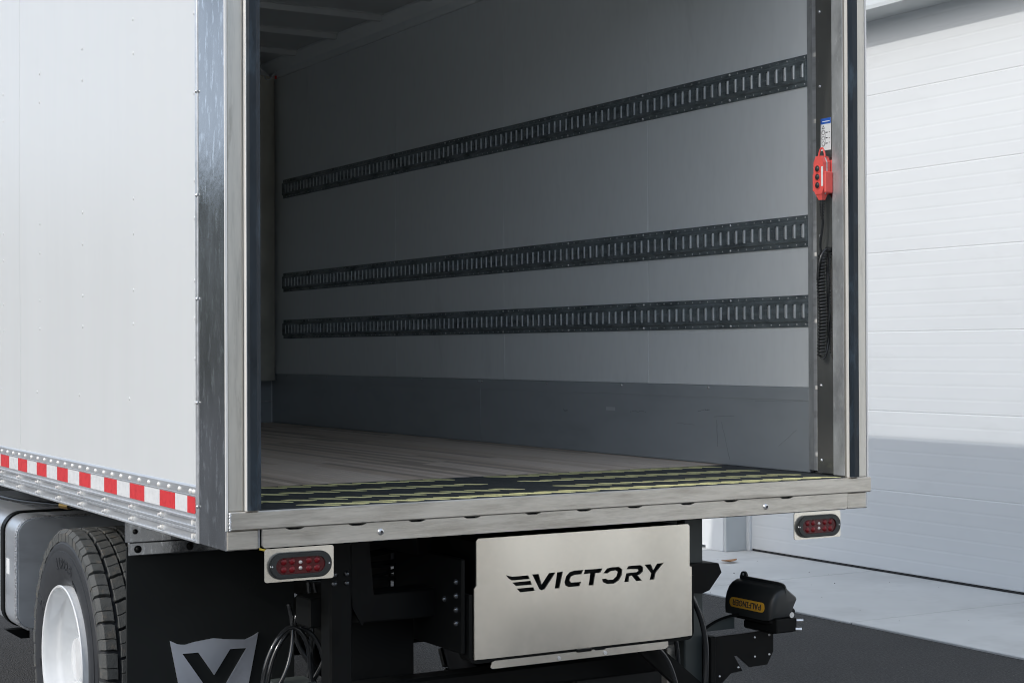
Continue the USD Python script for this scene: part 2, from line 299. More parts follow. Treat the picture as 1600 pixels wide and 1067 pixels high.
# bottom side rail (extrusion with ribs)
def rail_prof(x0, s):
    z = [1.113, 1.117, 1.1172, 1.1218, 1.1222, 1.147, 1.1474, 1.1530, 1.1534, 1.160, 1.1604, 1.166, 1.1664, 1.186, 1.1864, 1.193, 1.1934, 1.2605, 1.261, 1.2635, 1.264, 1.290, 1.2925, 1.297]
    d = [-.004, -.012, -.012, -.012, -.004, -.004, -.012, -.012, -.004, -.004, -.012, -.012, -.004, -.004, -.012, -.012, -.004, -.004, -.006, -.006, -.004, -.004, -.003, -.001]
    pts = [(x0+s*a, b) for a, b in zip(d, z)]+[(x0+s*.03, 1.297), (x0+s*.03, 1.113)]
    return Polygon(pts).buffer(0)
sr = part(tr, 'side_rail', extr(rail_prof(0, 1), YF-.262, 'xz', .262), M['alu'])
part(tr, 'side_rail', extr(rail_prof(W, -1), YF-.262, 'xz', .262), M['alu'])
part(sr, 'rail_rivets', [dome_rivet((-.004, .318+.107*k, 1.2755), (-1, 0, 0), .0082, .006, 10, 3) for k in range(52)]+
     [dome_rivet((-.004, .285, 1.2755), (-1, 0, 0), .0082, .006, 10, 3)], M['alu_white'], smooth=True, kind='stuff')
bl = []
for k in range(18):
    y = .595+.325*k
    for z in (1.1775, 1.1345):
        bl += [cyl((-.004, y, z), (-.013, y, z), .0095, 12, .0085), cyl((-.013, y, z), (-.022, y, z), .0052, 10)]
for z in (1.1775, 1.1345): bl += [cyl((-.004, .283, z), (-.012, .283, z), .0085, 12)]
part(sr, 'rail_bolts', bl, M['alu_white'], smooth=35, kind='stuff')
edges = [.345, .465, .624, .79, .958, 1.111, 1.272, 1.448, 1.607]; yy = 1.607
while yy < 5.7: edges.append(edges[-1]+(.163 if len(edges) % 2 else .162)); yy = edges[-1]
part(sr, 'reflective_tape', extr(Polygon([(.275, 1.205), (.345, 1.205), (.345, 1.2585), (.275, 1.2585), (.270, 1.252), (.268, 1.21)]), .0012, 'yz', -.0056), M['red'])
for k, (a, b) in enumerate(zip(edges[:-1], edges[1:])):
    part(sr, 'reflective_tape', box(-.0056, -.0044, a, b, 1.205, 1.2585), M['tapewhite'] if k % 2 == 0 else M['red'])
# corner posts
for side in (0, 1):
    s = 1 if side == 0 else -1; X = lambda x: x if side == 0 else W-x
    cp = part(tr, 'corner_post', box(X(-.003), X(.02), .001, .240, 1.113, 3.74, .002), M['galv'])
    part(cp, 'edge_strip', box(X(-.006), X(.01), .2405, .262, 1.113, 3.74, .0015), M['galv_bright'])
    part(cp, 'edge_strip', box(X(-.0055), X(.0035), -.0035, .0005, 1.175, 3.74, .0012), M['alu_white'])
    part(cp, 'edge_rivets', [dome_rivet((X(-.006), .246, z), (-s, 0, 0), .0065, .005, 10, 3) for z in np.arange(1.23, 3.6, .33)], M['bolt'], smooth=True, kind='stuff')
    part(tr, 'rear_post', box(X(.0036), X(.0520), -.002, .09, 1.2331, 3.55, .0025), M['stain_v'])
    part(tr, 'post_recess', box(X(.0522), X(.0570), .004, .08, 1.2331, 3.55, .001), M['stain_v'])
    sh = part(tr, 'seal_holder', box(X(.0572), X(.0990), -.017, .004, 1.2335, 3.55, .0015), M['alu_white'])
    sp = Polygon([(.0605, -.0171), (.0605, -.024), (.066, -.0285), (.088, -.0285), (.0945, -.024), (.1035, -.0215), (.1045, -.0175), (.0992, -.0171)])
    sp = affinity.affine_transform(sp, [s, 0, 0, 1, 0 if side == 0 else W, 0])
    part(tr, 'door_seal', extr(sp, 3.55-1.236, 'xy', 1.236), M['rubber'])
    part(tr, 'post_return', box(X(.0574), X(.0990), .0045, .0175, 1.2335, 3.55, .002), M['stain_v'])
    part(tr, 'post_liner', box(X(.0574), X(.0975), .018, .0835, 1.237, 3.55, .003), M['liner_steel'])
    dm = part(tr, 'reveal_panel', box(X(.0400), X(.0850), .0840, .1875, 1.2395, 3.55, .001), M['darkmirror'])
    part(dm, 'reveal_rivets', [dome_rivet((X(.0850), .164, z), (s, 0, 0), .007, .005, 10, 3) for z in np.arange(1.29, 3.5, .292)], M['bolt'], smooth=True, kind='stuff')
    dt = part(tr, 'door_track', box(X(.0400), X(.0730), .188, .2235, 1.2455, 3.5, .002), M['alu'])
    part(dt, 'track_flange', box(X(.0400), X(.0655), .2238, .2625, 1.2455, 3.5, .002), M['liner_steel'])
    part(dt, 'track_bolts', [box(X(.0730), X(.0755), .196, .212, z-.008, z+.008, .001) for z in np.arange(1.31, 3.4, .262)], M['alu_white'], kind='stuff')
# sill / bumper
sl = part(tr, 'rear_sill', box(.006, 2.602, -.013, .055, 1.1752, 1.2330, .004), M['stain'])
part(sl, 'weld_bead', [dome_rivet((.0055+.001*math.sin(i*2.1), -.0135, 1.178+.0036*i), (-.4, -1, 0), .004, .003, 8, 2) for i in range(15)], M['weld'], smooth=True, kind='stuff')
part(tr, 'sill_end_block', box(.0005, .1025, -.002, .05, 1.114, 1.1745, .003), M['stain'])
part(tr, 'sill_end_block', box(2.489, 2.585, -.002, .05, 1.114, 1.1745, .003), M['stain'])
part(tr, 'sill_gap_strip', box(.1030, .1105, .006, .05, 1.116, 1.174, .001), M['alu'])
low = shapely.box(.112, 1.116, 2.4845, 1.1747)
low = Polygon([(.112, 1.1747), (.112, 1.124), (.119, 1.117), (2.478, 1.117), (2.4845, 1.124), (2.4845, 1.1747)])
for x in (.22, .434, .646, .85, 1.085, 1.291, 1.502, 1.73, 1.926, 2.185):
    low = low.difference(Polygon([(x-.032, 1.18), (x-.030, 1.1735), (x-.018, 1.1688), (x+.014, 1.1684), (x+.030, 1.173), (x+.032, 1.18)]))
lp = part(tr, 'lower_sill_plate', extr(low, .012, 'xz', -.009), M['stain'])
part(tr, 'sill_backing', box(.112, 2.4845, .0035, .05, 1.113, 1.1746), M['black'])
for x in (.515, 2.086):
    b = part(lp, 'sill_bolt', dome_rivet((x, -.009, 1.1445), (0, -1, 0), .0115, .008, 18, 4), M['bolt'], smooth=True)
    part(b, 'hex_socket', cyl((x, -.0165, 1.1445), (x, -.0180, 1.1445), .0048, 6), M['ink'])
# top header of the doorway
part(tr, 'rear_header', box(.0, W, -.002, .20, 3.551, 3.74, .004), M['stain'])
# roof
part(tr, 'roof_skin', box(.012, W-.012, .205, YF-.02, 3.705, 3.74), M['roofskin'])
part(tr, 'top_rail', box(.0, .05, .263, YF, 3.621, 3.742, .006), M['alu']); part(tr, 'top_rail', box(W-.05, W, .263, YF, 3.621, 3.742, .006), M['alu'])
for k in range(9):
    y = .80+.6435*k-.05
    prof = Polygon([(y-.045, 3.7045), (y-.045, 3.700), (y-.022, 3.700), (y-.016, 3.668), (y+.016, 3.668), (y+.022, 3.700), (y+.045, 3.700), (y+.045, 3.7045)])
    part(tr, 'roof_bow', extr(prof, W-.30, 'yz', .15), M['roofskin'])
for side in (0, 1):
    X = lambda x: x if side == 0 else W-x
    cv = Polygon([(X(.0601), 3.603), (X(.075), 3.603), (X(.079), 3.612), (X(.079), 3.645), (X(.150), 3.690), (X(.150), 3.7045), (X(.0601), 3.7045)])
    part(tr, 'cove_rail', extr(cv, YF-.30, 'xz', .265), M['liner'])
# interior walls
ip = [.263, 1.370, 2.681, 3.960, 5.246, 5.895]
for a, b in zip(ip[:-1], ip[1:]):
    part(tr, 'wall_liner', box(2.531, 2.556, a+.0012, b-.0012, ZK+.001, 3.602, .0012), M['liner'])
    part(tr, 'wall_liner', box(.060, .035, a+.0012, b-.0012, ZK+.001, 3.602, .0012), M['liner'])
for a, b in ((.263, 2.935), (2.937, 5.895)):
    for side in (0, 1):
        X = lambda x: x if side == 0 else W-x
        k = part(tr, 'scuff_liner', [box(X(.035), X(.0625), a, b, 1.236, ZK, .001), box(X(.0626), X(.0640), a, b, ZK-.052, ZK-.0005, .0006)], M['scuff'])
        if side: part(k, 'scuff_bolts', [dome_rivet((X(.0640), y, ZK-.011), (-1, 0, 0), .007, .005, 10, 3) for y in np.arange(a+.02+(.0 if a > 1 else .634)-.0, b, .667)], M['bolt'], smooth=True, kind='stuff')
SCR = [(1.481, 1.5225, .756, 1.524, .0016, 0), (2.007, 1.524, 1.49, 1.5228, .0012, 0), (.881, 1.436, .740, 1.443, .0016, 0), (.860, 1.423, .855, 1.31, .0022, 0), (.828, 1.416, .771, 1.258, .0016, 0),
       (1.521, 1.441, 1.382, 1.443, .010, 1), (.995, 1.46, .912, 1.465, .012, 1), (.60, 1.509, .30, 1.515, .0012, 0), (2.096, 1.431, 2.06, 1.426, .012, 1), (1.15, 1.40, 1.02, 1.396, .0012, 0), (.45, 1.33, .34, 1.40, .0012, 0)]
scr = []
for y0, z0, y1, z1, w_, kind in SCR:
    if kind:      # rubbed smear made of short strokes
        for k in range(7):
            t = (k+.5)/7; y, z = y0+(y1-y0)*t, z0+(z1-z0)*t+rng.uniform(-.4, .4)*w_; l = rng.uniform(.004, .011)
            scr.append(box(2.5279, 2.5283, y-l, y+l, z-.0012, z+.0012))
    else:
        n = 6; pl = [(y0+(y1-y0)*i/n+(rng.uniform(-.002, .002) if abs(z1-z0) > .05 else 0), z0+(z1-z0)*i/n+rng.uniform(-.0006, .0006)) for i in range(n+1)]
        scr.append(extr(shapely.LineString(pl).buffer(w_/2, quad_segs=1), .0004, 'yz', 2.5279))
part(tr, 'rub_marks', scr, M['rub'], kind='stuff')
part(tr, 'small_label', box(W-.0632, W-.0626, 1.64, 1.715, 1.440, 1.456), M['label'])
part(tr, 'front_wall', box(.035, 2.556, 5.896, YF-.002, 1.236, 3.70), M['liner'])
part(tr, 'front_wall_skin', box(.0185, W-.0185, YF-.0015, YF+.02, 1.113, 3.74, .003), M['white'])
part(tr, 'front_scuff_strip', box(.07, 2.52, 5.884, 5.8955, 1.375, 1.386, .002), M['galv_bright'])
part(tr, 'front_scuff_panel', box(.066, 2.52, 5.8905, 5.8957, 1.236, ZK-.04), M['scuff'])
part(tr, 'front_corner_cover', [trimesh.intersections.slice_mesh_plane(cyl((2.36, 5.86, ZK-.045), (2.36, 5.86, 3.60), .165, 48), [0, -1, 0], [0, 5.88, 0])], M['duct'], smooth=40)
part(tr, 'corner_wire', tube(spline([(2.40, 5.70, 3.60), (2.42, 5.68, 3.57), (2.45, 5.66, 3.60), (2.47, 5.65, 3.63)], 20), .004, 6), M['label'])
part(tr, 'wire_connector', cyl((2.462, 5.65, 3.595), (2.462, 5.65, 3.575), .008, 8), M['red'])
# logistic tracks on the right wall
P_ = .05345
def track(z0, z1):
    xw = 2.531; y0, y1 = .2635, 5.685; h = z1-z0
    prof = [(xw-.0005, z0), (xw-.004, z0), (xw-.004, z0+.019), (xw-.013, z0+.025), (xw-.013, z1-.025), (xw-.004, z1-.019), (xw-.004, z1), (xw-.0005, z1)]
    V, F = [], []; V2, F2 = [], []
    def quad(a, b, c, d, V=V, F=F):
        n = len(V); V.extend([a, b, c, d]); F.extend([(n, n+1, n+2), (n, n+2, n+3)])
    for (xa, za), (xb, zb) in zip(prof[:-1], prof[1:]):
        if xa == xb == xw-.013: continue
        quad((xa, y0, za), (xb, y0, zb), (xb, y1, zb), (xa, y1, za))
    n = int((y1-y0)/P_); xc = xw-.013; za, zb = z0+.025, z1-.025; sa, sb = z0+.036, z1-.036; back, tongues = [], []
    ya = y0
    for k in range(n):
        a, b = y0+k*P_, y0+(k+1)*P_; s0, s1 = a+.019, a+.036
        quad((xc, a, za), (xc, a, zb), (xc, s0, zb), (xc, s0, za)); quad((xc, s1, za), (xc, s1, zb), (xc, b, zb), (xc, b, za))
        quad((xc, s0, za), (xc, s0, sa), (xc, s1, sa), (xc, s1, za)); quad((xc, s0, sb), (xc, s0, zb), (xc, s1, zb), (xc, s1, sb))
        xd = xw-.003
        quad((xc, s0, sa), (xd, s0, sa), (xd, s0, sb), (xc, s0, sb)); quad((xc, s1, sa), (xc, s1, sb), (xd, s1, sb), (xd, s1, sa))
        quad((xc, s0, sa), (xc, s1, sa), (xd, s1, sa), (xd, s0, sa)); quad((xc, s0, sb), (xd, s0, sb), (xd, s1, sb), (xc, s1, sb))
        quad((xd, s0, sa), (xd, s0, sb), (xd, s1, sb), (xd, s1, sa))
        # rolled lip on the rear edge of the slot and the tongue in it
        m = 6; t = np.linspace(0, np.pi, m); rr = .0052; yc = s0-.004
        for i in range(m-1):
            p, q = (xc-rr*math.sin(t[i]), yc-rr*math.cos(t[i])), (xc-rr*math.sin(t[i+1]), yc-rr*math.cos(t[i+1]))
            quad((p[0], p[1], sa), (p[0], p[1], sb), (q[0], q[1], sb), (q[0], q[1], sa), V2, F2)
        for zc_, sgn in ((sa, 1), (sb, -1)):
            base = len(V2); V2.append((xc, yc, zc_)); V2.extend([(xc-rr*math.sin(x), yc-rr*math.cos(x), zc_) for x in t])
            F2.extend([(base, base+i+1, base+i+2) for i in range(m-1)])
        tongues.append(box(xw-.0098, xw-.0032, s0+.0075, s1-.0015, sa+.003, sb-.003, .0015))
    yl = y0+n*P_
    quad((xc, yl, za), (xc, yl, zb), (xc, y1, zb), (xc, y1, za))
    for yy_, s in ((y0, 1), (y1, -1)):
        quad((xw-.0005, yy_, z0), (xw-.004, yy_, z0), (xw-.004, yy_, z1), (xw-.0005, yy_, z1)); quad((xw-.004, yy_, z0+.019), (xc, yy_, za), (xc, yy_, zb), (xw-.004, yy_, z1-.019))
    t = part(tr, 'cargo_track', trimesh.Trimesh(V, F, process=False), M['track'])
    part(t, 'slot_tongues', tongues, M['liner_steel'], kind='stuff')
    part(t, 'slot_lips', trimesh.Trimesh(V2, F2, process=False), M['lip'], smooth=40, kind='stuff')
    rv = []
    for k in range(n):
        for z in (z0+.010, z1-.010):
            big = k % 12 == 9
            rv.append(dome_rivet((xw-.004, y0+(k+.28)*P_, z), (-1, 0, 0), .0062 if big else .0036, .005 if big else .0025, 7, 2))
    part(t, 'track_rivets', rv, M['bolt'], smooth=True, kind='stuff')
for z in (R1, R2, R3): track(*z)
# floor
nx = 56; fx = np.linspace(.063, 2.528, nx+1)
for i in range(nx):
    a = .805; cuts = [a]+sorted([a+rng.uniform(.7, 1.6), a+rng.uniform(2.2, 3.2), a+rng.uniform(3.7, 4.5)])+[5.89]
    for y0, y1 in zip(cuts[:-1], cuts[1:]):
        part(tr, 'floor_board', box(fx[i]+.0004, fx[i+1]-.0004, y0+.0004, y1-.0008, 1.205, ZF-rng.uniform(0, .0008), .0012), M['wood'][rng.integers(5)])
part(tr, 'subfloor', box(.04, 2.55, .06, 5.9, 1.195, 1.2045), M['black'])
cm = part(tr, 'tread_coating', [box(.1065, 2.4845, -.0085, .0551, 1.2333, ZF, .0006), box(.0572, 2.535, .0553, .8045, 1.21, ZF, .001)], M['mat'])
for row, ys_ in enumerate((.775, .522, .268)):
    for g0, g1 in ((.09, 1.205), (1.335, 2.46)):
        x = g0
        while x+.115 < g1+.03:
            L_, d = rng.uniform(.108, .122), rng.uniform(-.004, .004); wdt = .017
            p = np.array([(0, 0), (.2, .75), (.45, 1), (.75, .9), (1, 0), (.8, -.8), (.5, -1), (.2, -.9)])
            ax = np.array([.115, -.092])/.147; nr = np.array([-ax[1], ax[0]])
            poly = [np.array([x, ys_+d])+ax*(L_*1.12*u)+nr*(wdt*v*rng.uniform(.75, 1.1)) for u, v in p]
            part(cm, 'yellow_dash', extr(Polygon(poly).buffer(0), .0014, 'xy', ZF+.0002), M['yellow']); x += .098
for g0, g1 in ((.26, 1.25), (1.36, 2.40)):
    x = g0
    while x < g1:
        p = [(x, .080), (x+.04, .076), (x+.09, .046), (x+.125, .006), (x+.10, .002), (x+.05, .030)]
        part(cm, 'yellow_dash', extr(Polygon([(u, v+rng.uniform(-.002, .002)) for u, v in p]).buffer(0), .0014, 'xy', ZF+.0002), M['yellow']); x += .098

# ------------------------------------------------------------------ tail lamps
def lamp(x0, x1, z0, z1):
    y = -.006
    lb = part(tr, 'tail_lamp', extr(rrect(x0, x1, z0, z1, .008), .004, 'xz', y), M['stain_plate'])
    xc, zc = (x0+x1)/2, (z0+z1)/2-.003
    ov = lambda hx, hz: shapely.LineString([(xc-hx+hz, zc), (xc+hx-hz, zc)]).buffer(hz, quad_segs=12)
    part(lb, 'lamp_gasket', [extr(ov(.106, .041).difference(ov(.083, .0265)), .009, 'xz', y-.009), extr(ov(.100, .036).difference(ov(.083, .0265)), .004, 'xz', y-.013)], M['black_plastic'])
    lens = part(lb, 'lamp_lens', extr(ov(.0828, .0263), .006, 'xz', y-.0075), M['lens'])
    for i in range(5):
        for j in (-1, 1):
            if i == 2: continue
            part(lens, 'diode', dome_rivet((xc-.056+.028*i, y-.0076, zc+.0125*j), (0, -1, 0), .0105, .005, 12, 3), M['lens2'], smooth=True)
    for j in (-1, 1): part(lens, 'diode', dome_rivet((xc, y-.0076, zc+.009*j), (0, -1, 0), .0065, .005, 10, 3), M['clear'], smooth=True)
    for s in (-1, 1): part(lb, 'lamp_screw', dome_rivet((xc+s*.0955, y-.0095, zc), (0, -1, 0), .0058, .004, 10, 3), M['bolt'], smooth=True)
lamp(.120, .352, 1.009, 1.113)
lamp(2.224, 2.450, 1.012, 1.113)
part(tr, 'lamp_wire', tube(spline([(.105, .0, 1.114), (.125, -.002, 1.109), (.16, .01, 1.100), (.2, .03, 1.09)], 12), .0035, 6), M['wirey'])

# ------------------------------------------------------------------ liftgate name plate and housing
LET = {
 'w1': [(1.029, .958), (1.055, .951), (1.118, .951), (1.124, .938), (1.053, .938), (1.04, .946)], 'w2': [(1.054, .931), (1.127, .932), (1.133, .918), (1.069, .918)],
 'w3': [(1.072, .909), (1.139, .909), (1.144, .896), (1.086, .895)],
 'v': [(1.134, .953), (1.16, .953), (1.172, .916), (1.202, .953), (1.229, .953), (1.185, .899), (1.172, .895), (1.162, .901)],
 'i': [(1.235, .953), (1.259, .954), (1.244, .897), (1.225, .897)],
 'c': [(1.343, .954), (1.335, .939), (1.306, .939), (1.292, .934), (1.286, .922), (1.292, .913), (1.334, .913), (1.327, .898), (1.284, .898), (1.269, .904), (1.265, .917), (1.272, .937), (1.286, .95), (1.306, .954)],
 't': [(1.35, .954), (1.423, .953), (1.415, .939), (1.394, .939), (1.385, .897), (1.365, .897), (1.372, .939), (1.345, .939)],
 'o': [(1.427, .936), (1.443, .952), (1.465, .955), (1.494, .954), (1.508, .944), (1.505, .923), (1.493, .906), (1.472, .896), (1.443, .897), (1.425, .905), (1.421, .916), (1.439, .916), (1.447, .911), (1.468, .911), (1.483, .922), (1.488, .937), (1.48, .942), (1.458, .941), (1.444, .934)],
 'r': [(1.525, .943), (1.535, .954), (1.587, .954), (1.598, .946), (1.597, .93), (1.583, .92), (1.574, .918), (1.593, .898), (1.568, .898), (1.548, .919), (1.537, .917), (1.535, .898), (1.516, .898), (1.525, .929), (1.57, .93), (1.577, .934), (1.575, .94)],
 'y': [(1.604, .954), (1.632, .954), (1.642, .932), (1.659, .954), (1.688, .955), (1.653, .922), (1.646, .898), (1.626, .898), (1.633, .921)]}
plate = Polygon([(.922, 1.0885), (1.797, 1.0885), (1.804, 1.081), (1.804, .934), (1.8135, .932), (1.8135, .682), (1.736, .680), (.990, .680), (.906, .681), (.906, .920), (.915, .931), (.915, 1.081)])
for k, p in LET.items(): plate = plate.difference(Polygon(p).buffer(0))
YP = .08
np_ = part(tr, 'name_plate', extr(plate, .006, 'xz', YP), M['stain_plate'])
lip = Polygon([(.985, .6715), (.972, .668), (.966, .650), (.975, .6455), (1.69, .6455), (1.704, .652), (1.703, .6715), (1.436, .6715), (1.428, .6675), (1.392, .6675), (1.385, .6715)])
part(np_, 'plate_lip', extr(lip, .005, 'xz', YP-.004), M['stain_plate'])
for x in (1.239, 1.431): part(np_, 'lip_screw', [cyl((x, YP-.004, .656), (x, YP-.007, .656), .007, 14), cyl((x, YP-.007, .656), (x, YP-.0085, .656), .003, 6)], M['bolt'])
part(tr, 'lip_latch', box(1.31, 1.37, YP-.012, YP+.0, .669, .680, .002), M['black'])
part(tr, 'gate_housing', box(.93, 1.79, YP+.018, .55, .690, 1.085, .012), M['black'])
hs = rrect(.889, 1.827, .666, .935, .03)
part(tr, 'gate_cradle', extr(hs.difference(shapely.box(.902, .681, 1.8155, 1.2)).difference(shapely.box(0, .90, 3, 1.2)), .07, 'xz', YP+.0065), M['black'], label='black tray edge curving round the bottom of the steel plate')
sd = part(tr, 'gate_side_plate', box(.868, .884, .10, .62, .70, 1.02, .004), M['black'])
for z in (.94, .893, .846, .80): part(sd, 'flange_bolt', dome_rivet((.868, .135, z), (-1, -.3, 0), .011, .012, 12, 3), M['bolt_dark'], smooth=True)
part(sd, 'flange_bolt', dome_rivet((.868, .22, .872), (-1, -.3, 0), .011, .012, 12, 3), M['bolt_dark'], smooth=True)
part(tr, 'gate_post', box(1.905, 1.992, .25, .30, .46, 1.11, .004), M['plywood'])
part(tr, 'gate_post_foot', box(1.90, 2.02, .245, .32, .44, .459, .002), M['plywood'])
part(tr, 'side_bracket', extr(Polygon([(1.90, .92), (1.985, .918), (2.043, .914), (2.057, .878), (2.0, .815), (1.965, .805), (1.92, .81)]), .10, 'xz', .22), M['black'])
# folded platform end with its rounded cover
hp = [(2.200, .735), (2.197, .76), (2.199, .79), (2.206, .815), (2.219, .838), (2.236, .853), (2.258, .862), (2.276, .864), (2.276, .876), (2.284, .876), (2.286, .864), (2.345, .822), (2.350, .812), (2.326, .772), (2.318, .735)]
hpa = np.array(hp)-[0, .042]; hpa[:, 0] = 2.2+(hpa[:, 0]-2.2)*.93; hc = np.array([2.27, .758]); V, F = [], []; K = len(hpa)
secs = [(.38, 1), (.15, 1), (.125, .965), (.112, .90), (.104, .78), (.100, .55), (.099, .2)]
for y, k in secs: V += [(hc[0]+(x-hc[0])*k, y, hc[1]+(z-hc[1])*k) for x, z in hpa]
for i in range(len(secs)-1):
    for j in range(K): l = (j+1) % K; F += [(i*K+j, i*K+l, (i+1)*K+l), (i*K+j, (i+1)*K+l, (i+1)*K+j)]
n = len(V); V += [(hc[0], .38, hc[1]), (hc[0], .099, hc[1])]
for j in range(K): l = (j+1) % K; F += [(n, l, j), (n+1, (len(secs)-1)*K+j, (len(secs)-1)*K+l)]
hm = trimesh.Trimesh(V, F, process=False); hm.fix_normals()
hd = part(tr, 'roller_cover', hm, M['black_plastic'], smooth=30)
part(hd, 'cover_lug', [cyl((2.271, .358, .832), (2.279, .358, .832), .020, 18)], M['black_plastic'])
part(hd, 'lug_hole', [cyl((2.2695, .358, .840), (2.2708, .358, .840), .005, 12)], M['label'])
# pill badge on the curved left face, lettering upside down
def wrap(u, v, off):
    """(u along y towards the rear, v up) on the left face of the cover."""
    y = .245-u; z = .741+v; zs = np.array([.735, .76, .79, .815, .838, .853])-.042; xs = np.array([2.200, 2.197, 2.199, 2.206, 2.219, 2.236])
    return np.stack([np.interp(z, zs, xs)-off, y, z], -1)
pill = shapely.LineString([(-.088, 0), (.088, 0)]).buffer(.0185, quad_segs=8)
pm_ = trimesh.creation.extrude_polygon(pill, .001, engine='earcut').subdivide().subdivide()
v = pm_.vertices.copy(); pm_.vertices = wrap(v[:, 0], v[:, 1], .0006+v[:, 2]); pm_.fix_normals()
pb = part(hd, 'maker_badge', pm_, M['amber'])
tm = meshkit.text_mesh('PALFINGER', .021, .001, bold=True); v = tm.vertices.copy(); c = (v.min(0)+v.max(0))/2; v[:, :2] -= c[:2]; v[:, 0] *= .172/np.ptp(v[:, 0])
tm.vertices = wrap(-v[:, 0], -v[:, 1], .0018+v[:, 2]); tm.fix_normals(); part(pb, 'lettering', tm, M['ink'])
hb = part(tr, 'roller_bracket', [box(2.215, 2.34, .12, .37, .675, .734, .01), box(2.225, 2.325, .10, .17, .648, .70, .004), box(2.23, 2.34, .13, .31, .640, .674, .006)], M['black'])
part(hb, 'bracket_bolt', cyl((2.30, .135, .712), (2.30, .100, .712), .011, 14), M['bolt'], smooth=35)
part(hb, 'bracket_bolt', cyl((2.322, .10, .690), (2.342, .085, .690), .007, 8), M['bolt'])
part(hb, 'bracket_bolt', cyl((2.318, .10, .657), (2.336, .085, .657), .007, 8), M['bolt'])
part(tr, 'bracket_web', extr(Polygon([(2.012, .640), (2.20, .642), (2.29, .645), (2.29, .56), (2.26, .512), (2.175, .510), (2.115, .560), (2.10, .560), (2.14, .50), (2.085, .496), (2.04, .462), (2.012, .44)]), .008, 'xz', .20), M['black'], label='black steel web plate with cut corner and small bolts')
part(tr, 'bracket_leg', box(1.985, 2.0115, .195, .26, .30, .642, .003), M['black'])
part(tr, 'bracket_ledge', extr(Polygon([(2.02, .643), (2.18, .643), (2.18, .69), (2.13, .685), (2.07, .67)]), .006, 'xz', .30), M['plywood'])
part(tr, 'bracket_strap', tube(spline([(2.02, .29, .648), (2.06, .29, .672), (2.12, .29, .690), (2.19, .29, .698)], 14), .006, 6), M['black'])
part(tr, 'web_bolts', [dome_rivet((x, .20, z), (0, -1, 0), .005, .004, 8, 2) for x, z in ((2.20, .622), (2.27, .625), (2.20, .548), (2.27, .55), (2.12, .515), (2.03, .49))], M['bolt'], smooth=True, kind='stuff')

# ------------------------------------------------------------------ mud flap
for side in (0, 1):
    X = lambda x: x if side == 0 else W-x
    fl = part(tr, 'mud_flap', box(X(.010), X(.66), 1.050, 1.060, .10, 1.02, .002), M['flap'], label=None if side else 'black rubber mud flap with a steel shield badge')
    br = part(tr, 'flap_bracket', box(X(.004), X(.66), 1.040, 1.0498, 1.036, 1.112, .002), M['galv'])
    part(tr, 'flap_clamp', box(X(.012), X(.66), 1.032, 1.0398, .988, 1.037, .006), M['galv'])
    for i in range(3):
        part(br, 'clamp_bolt', [dome_rivet((X(.047+.195*i), 1.032, 1.012), (0, -1, 0), .010, .009, 14, 3), cyl((X(.047+.195*i), 1.032, 1.012), (X(.047+.195*i), 1.030, 1.012), .014, 14)], M['black'], smooth=35)
        if i == 0: part(br, 'clamp_bolt', dome_rivet((X(.040), 1.040, 1.075), (0, -1, 0), .010, .009, 14, 3), M['black'], smooth=True)
    if side == 0:
        sh_ = Polygon([(.170, .669), (.196, .655), (.212, .6505), (.227, .649), (.264, .656), (.338, .663), (.378, .656), (.460, .647), (.486, .656), (.513, .669), (.474, .483), (.440, .35), (.342, .25), (.245, .36), (.201, .512)])
        vv = Polygon([(.217, .617), (.278, .616), (.339, .527), (.401, .617), (.466, .615), (.345, .43)])
        part(fl, 'shield_badge', extr(sh_.difference(vv), .004, 'xz', 1.0455), M['shield'])

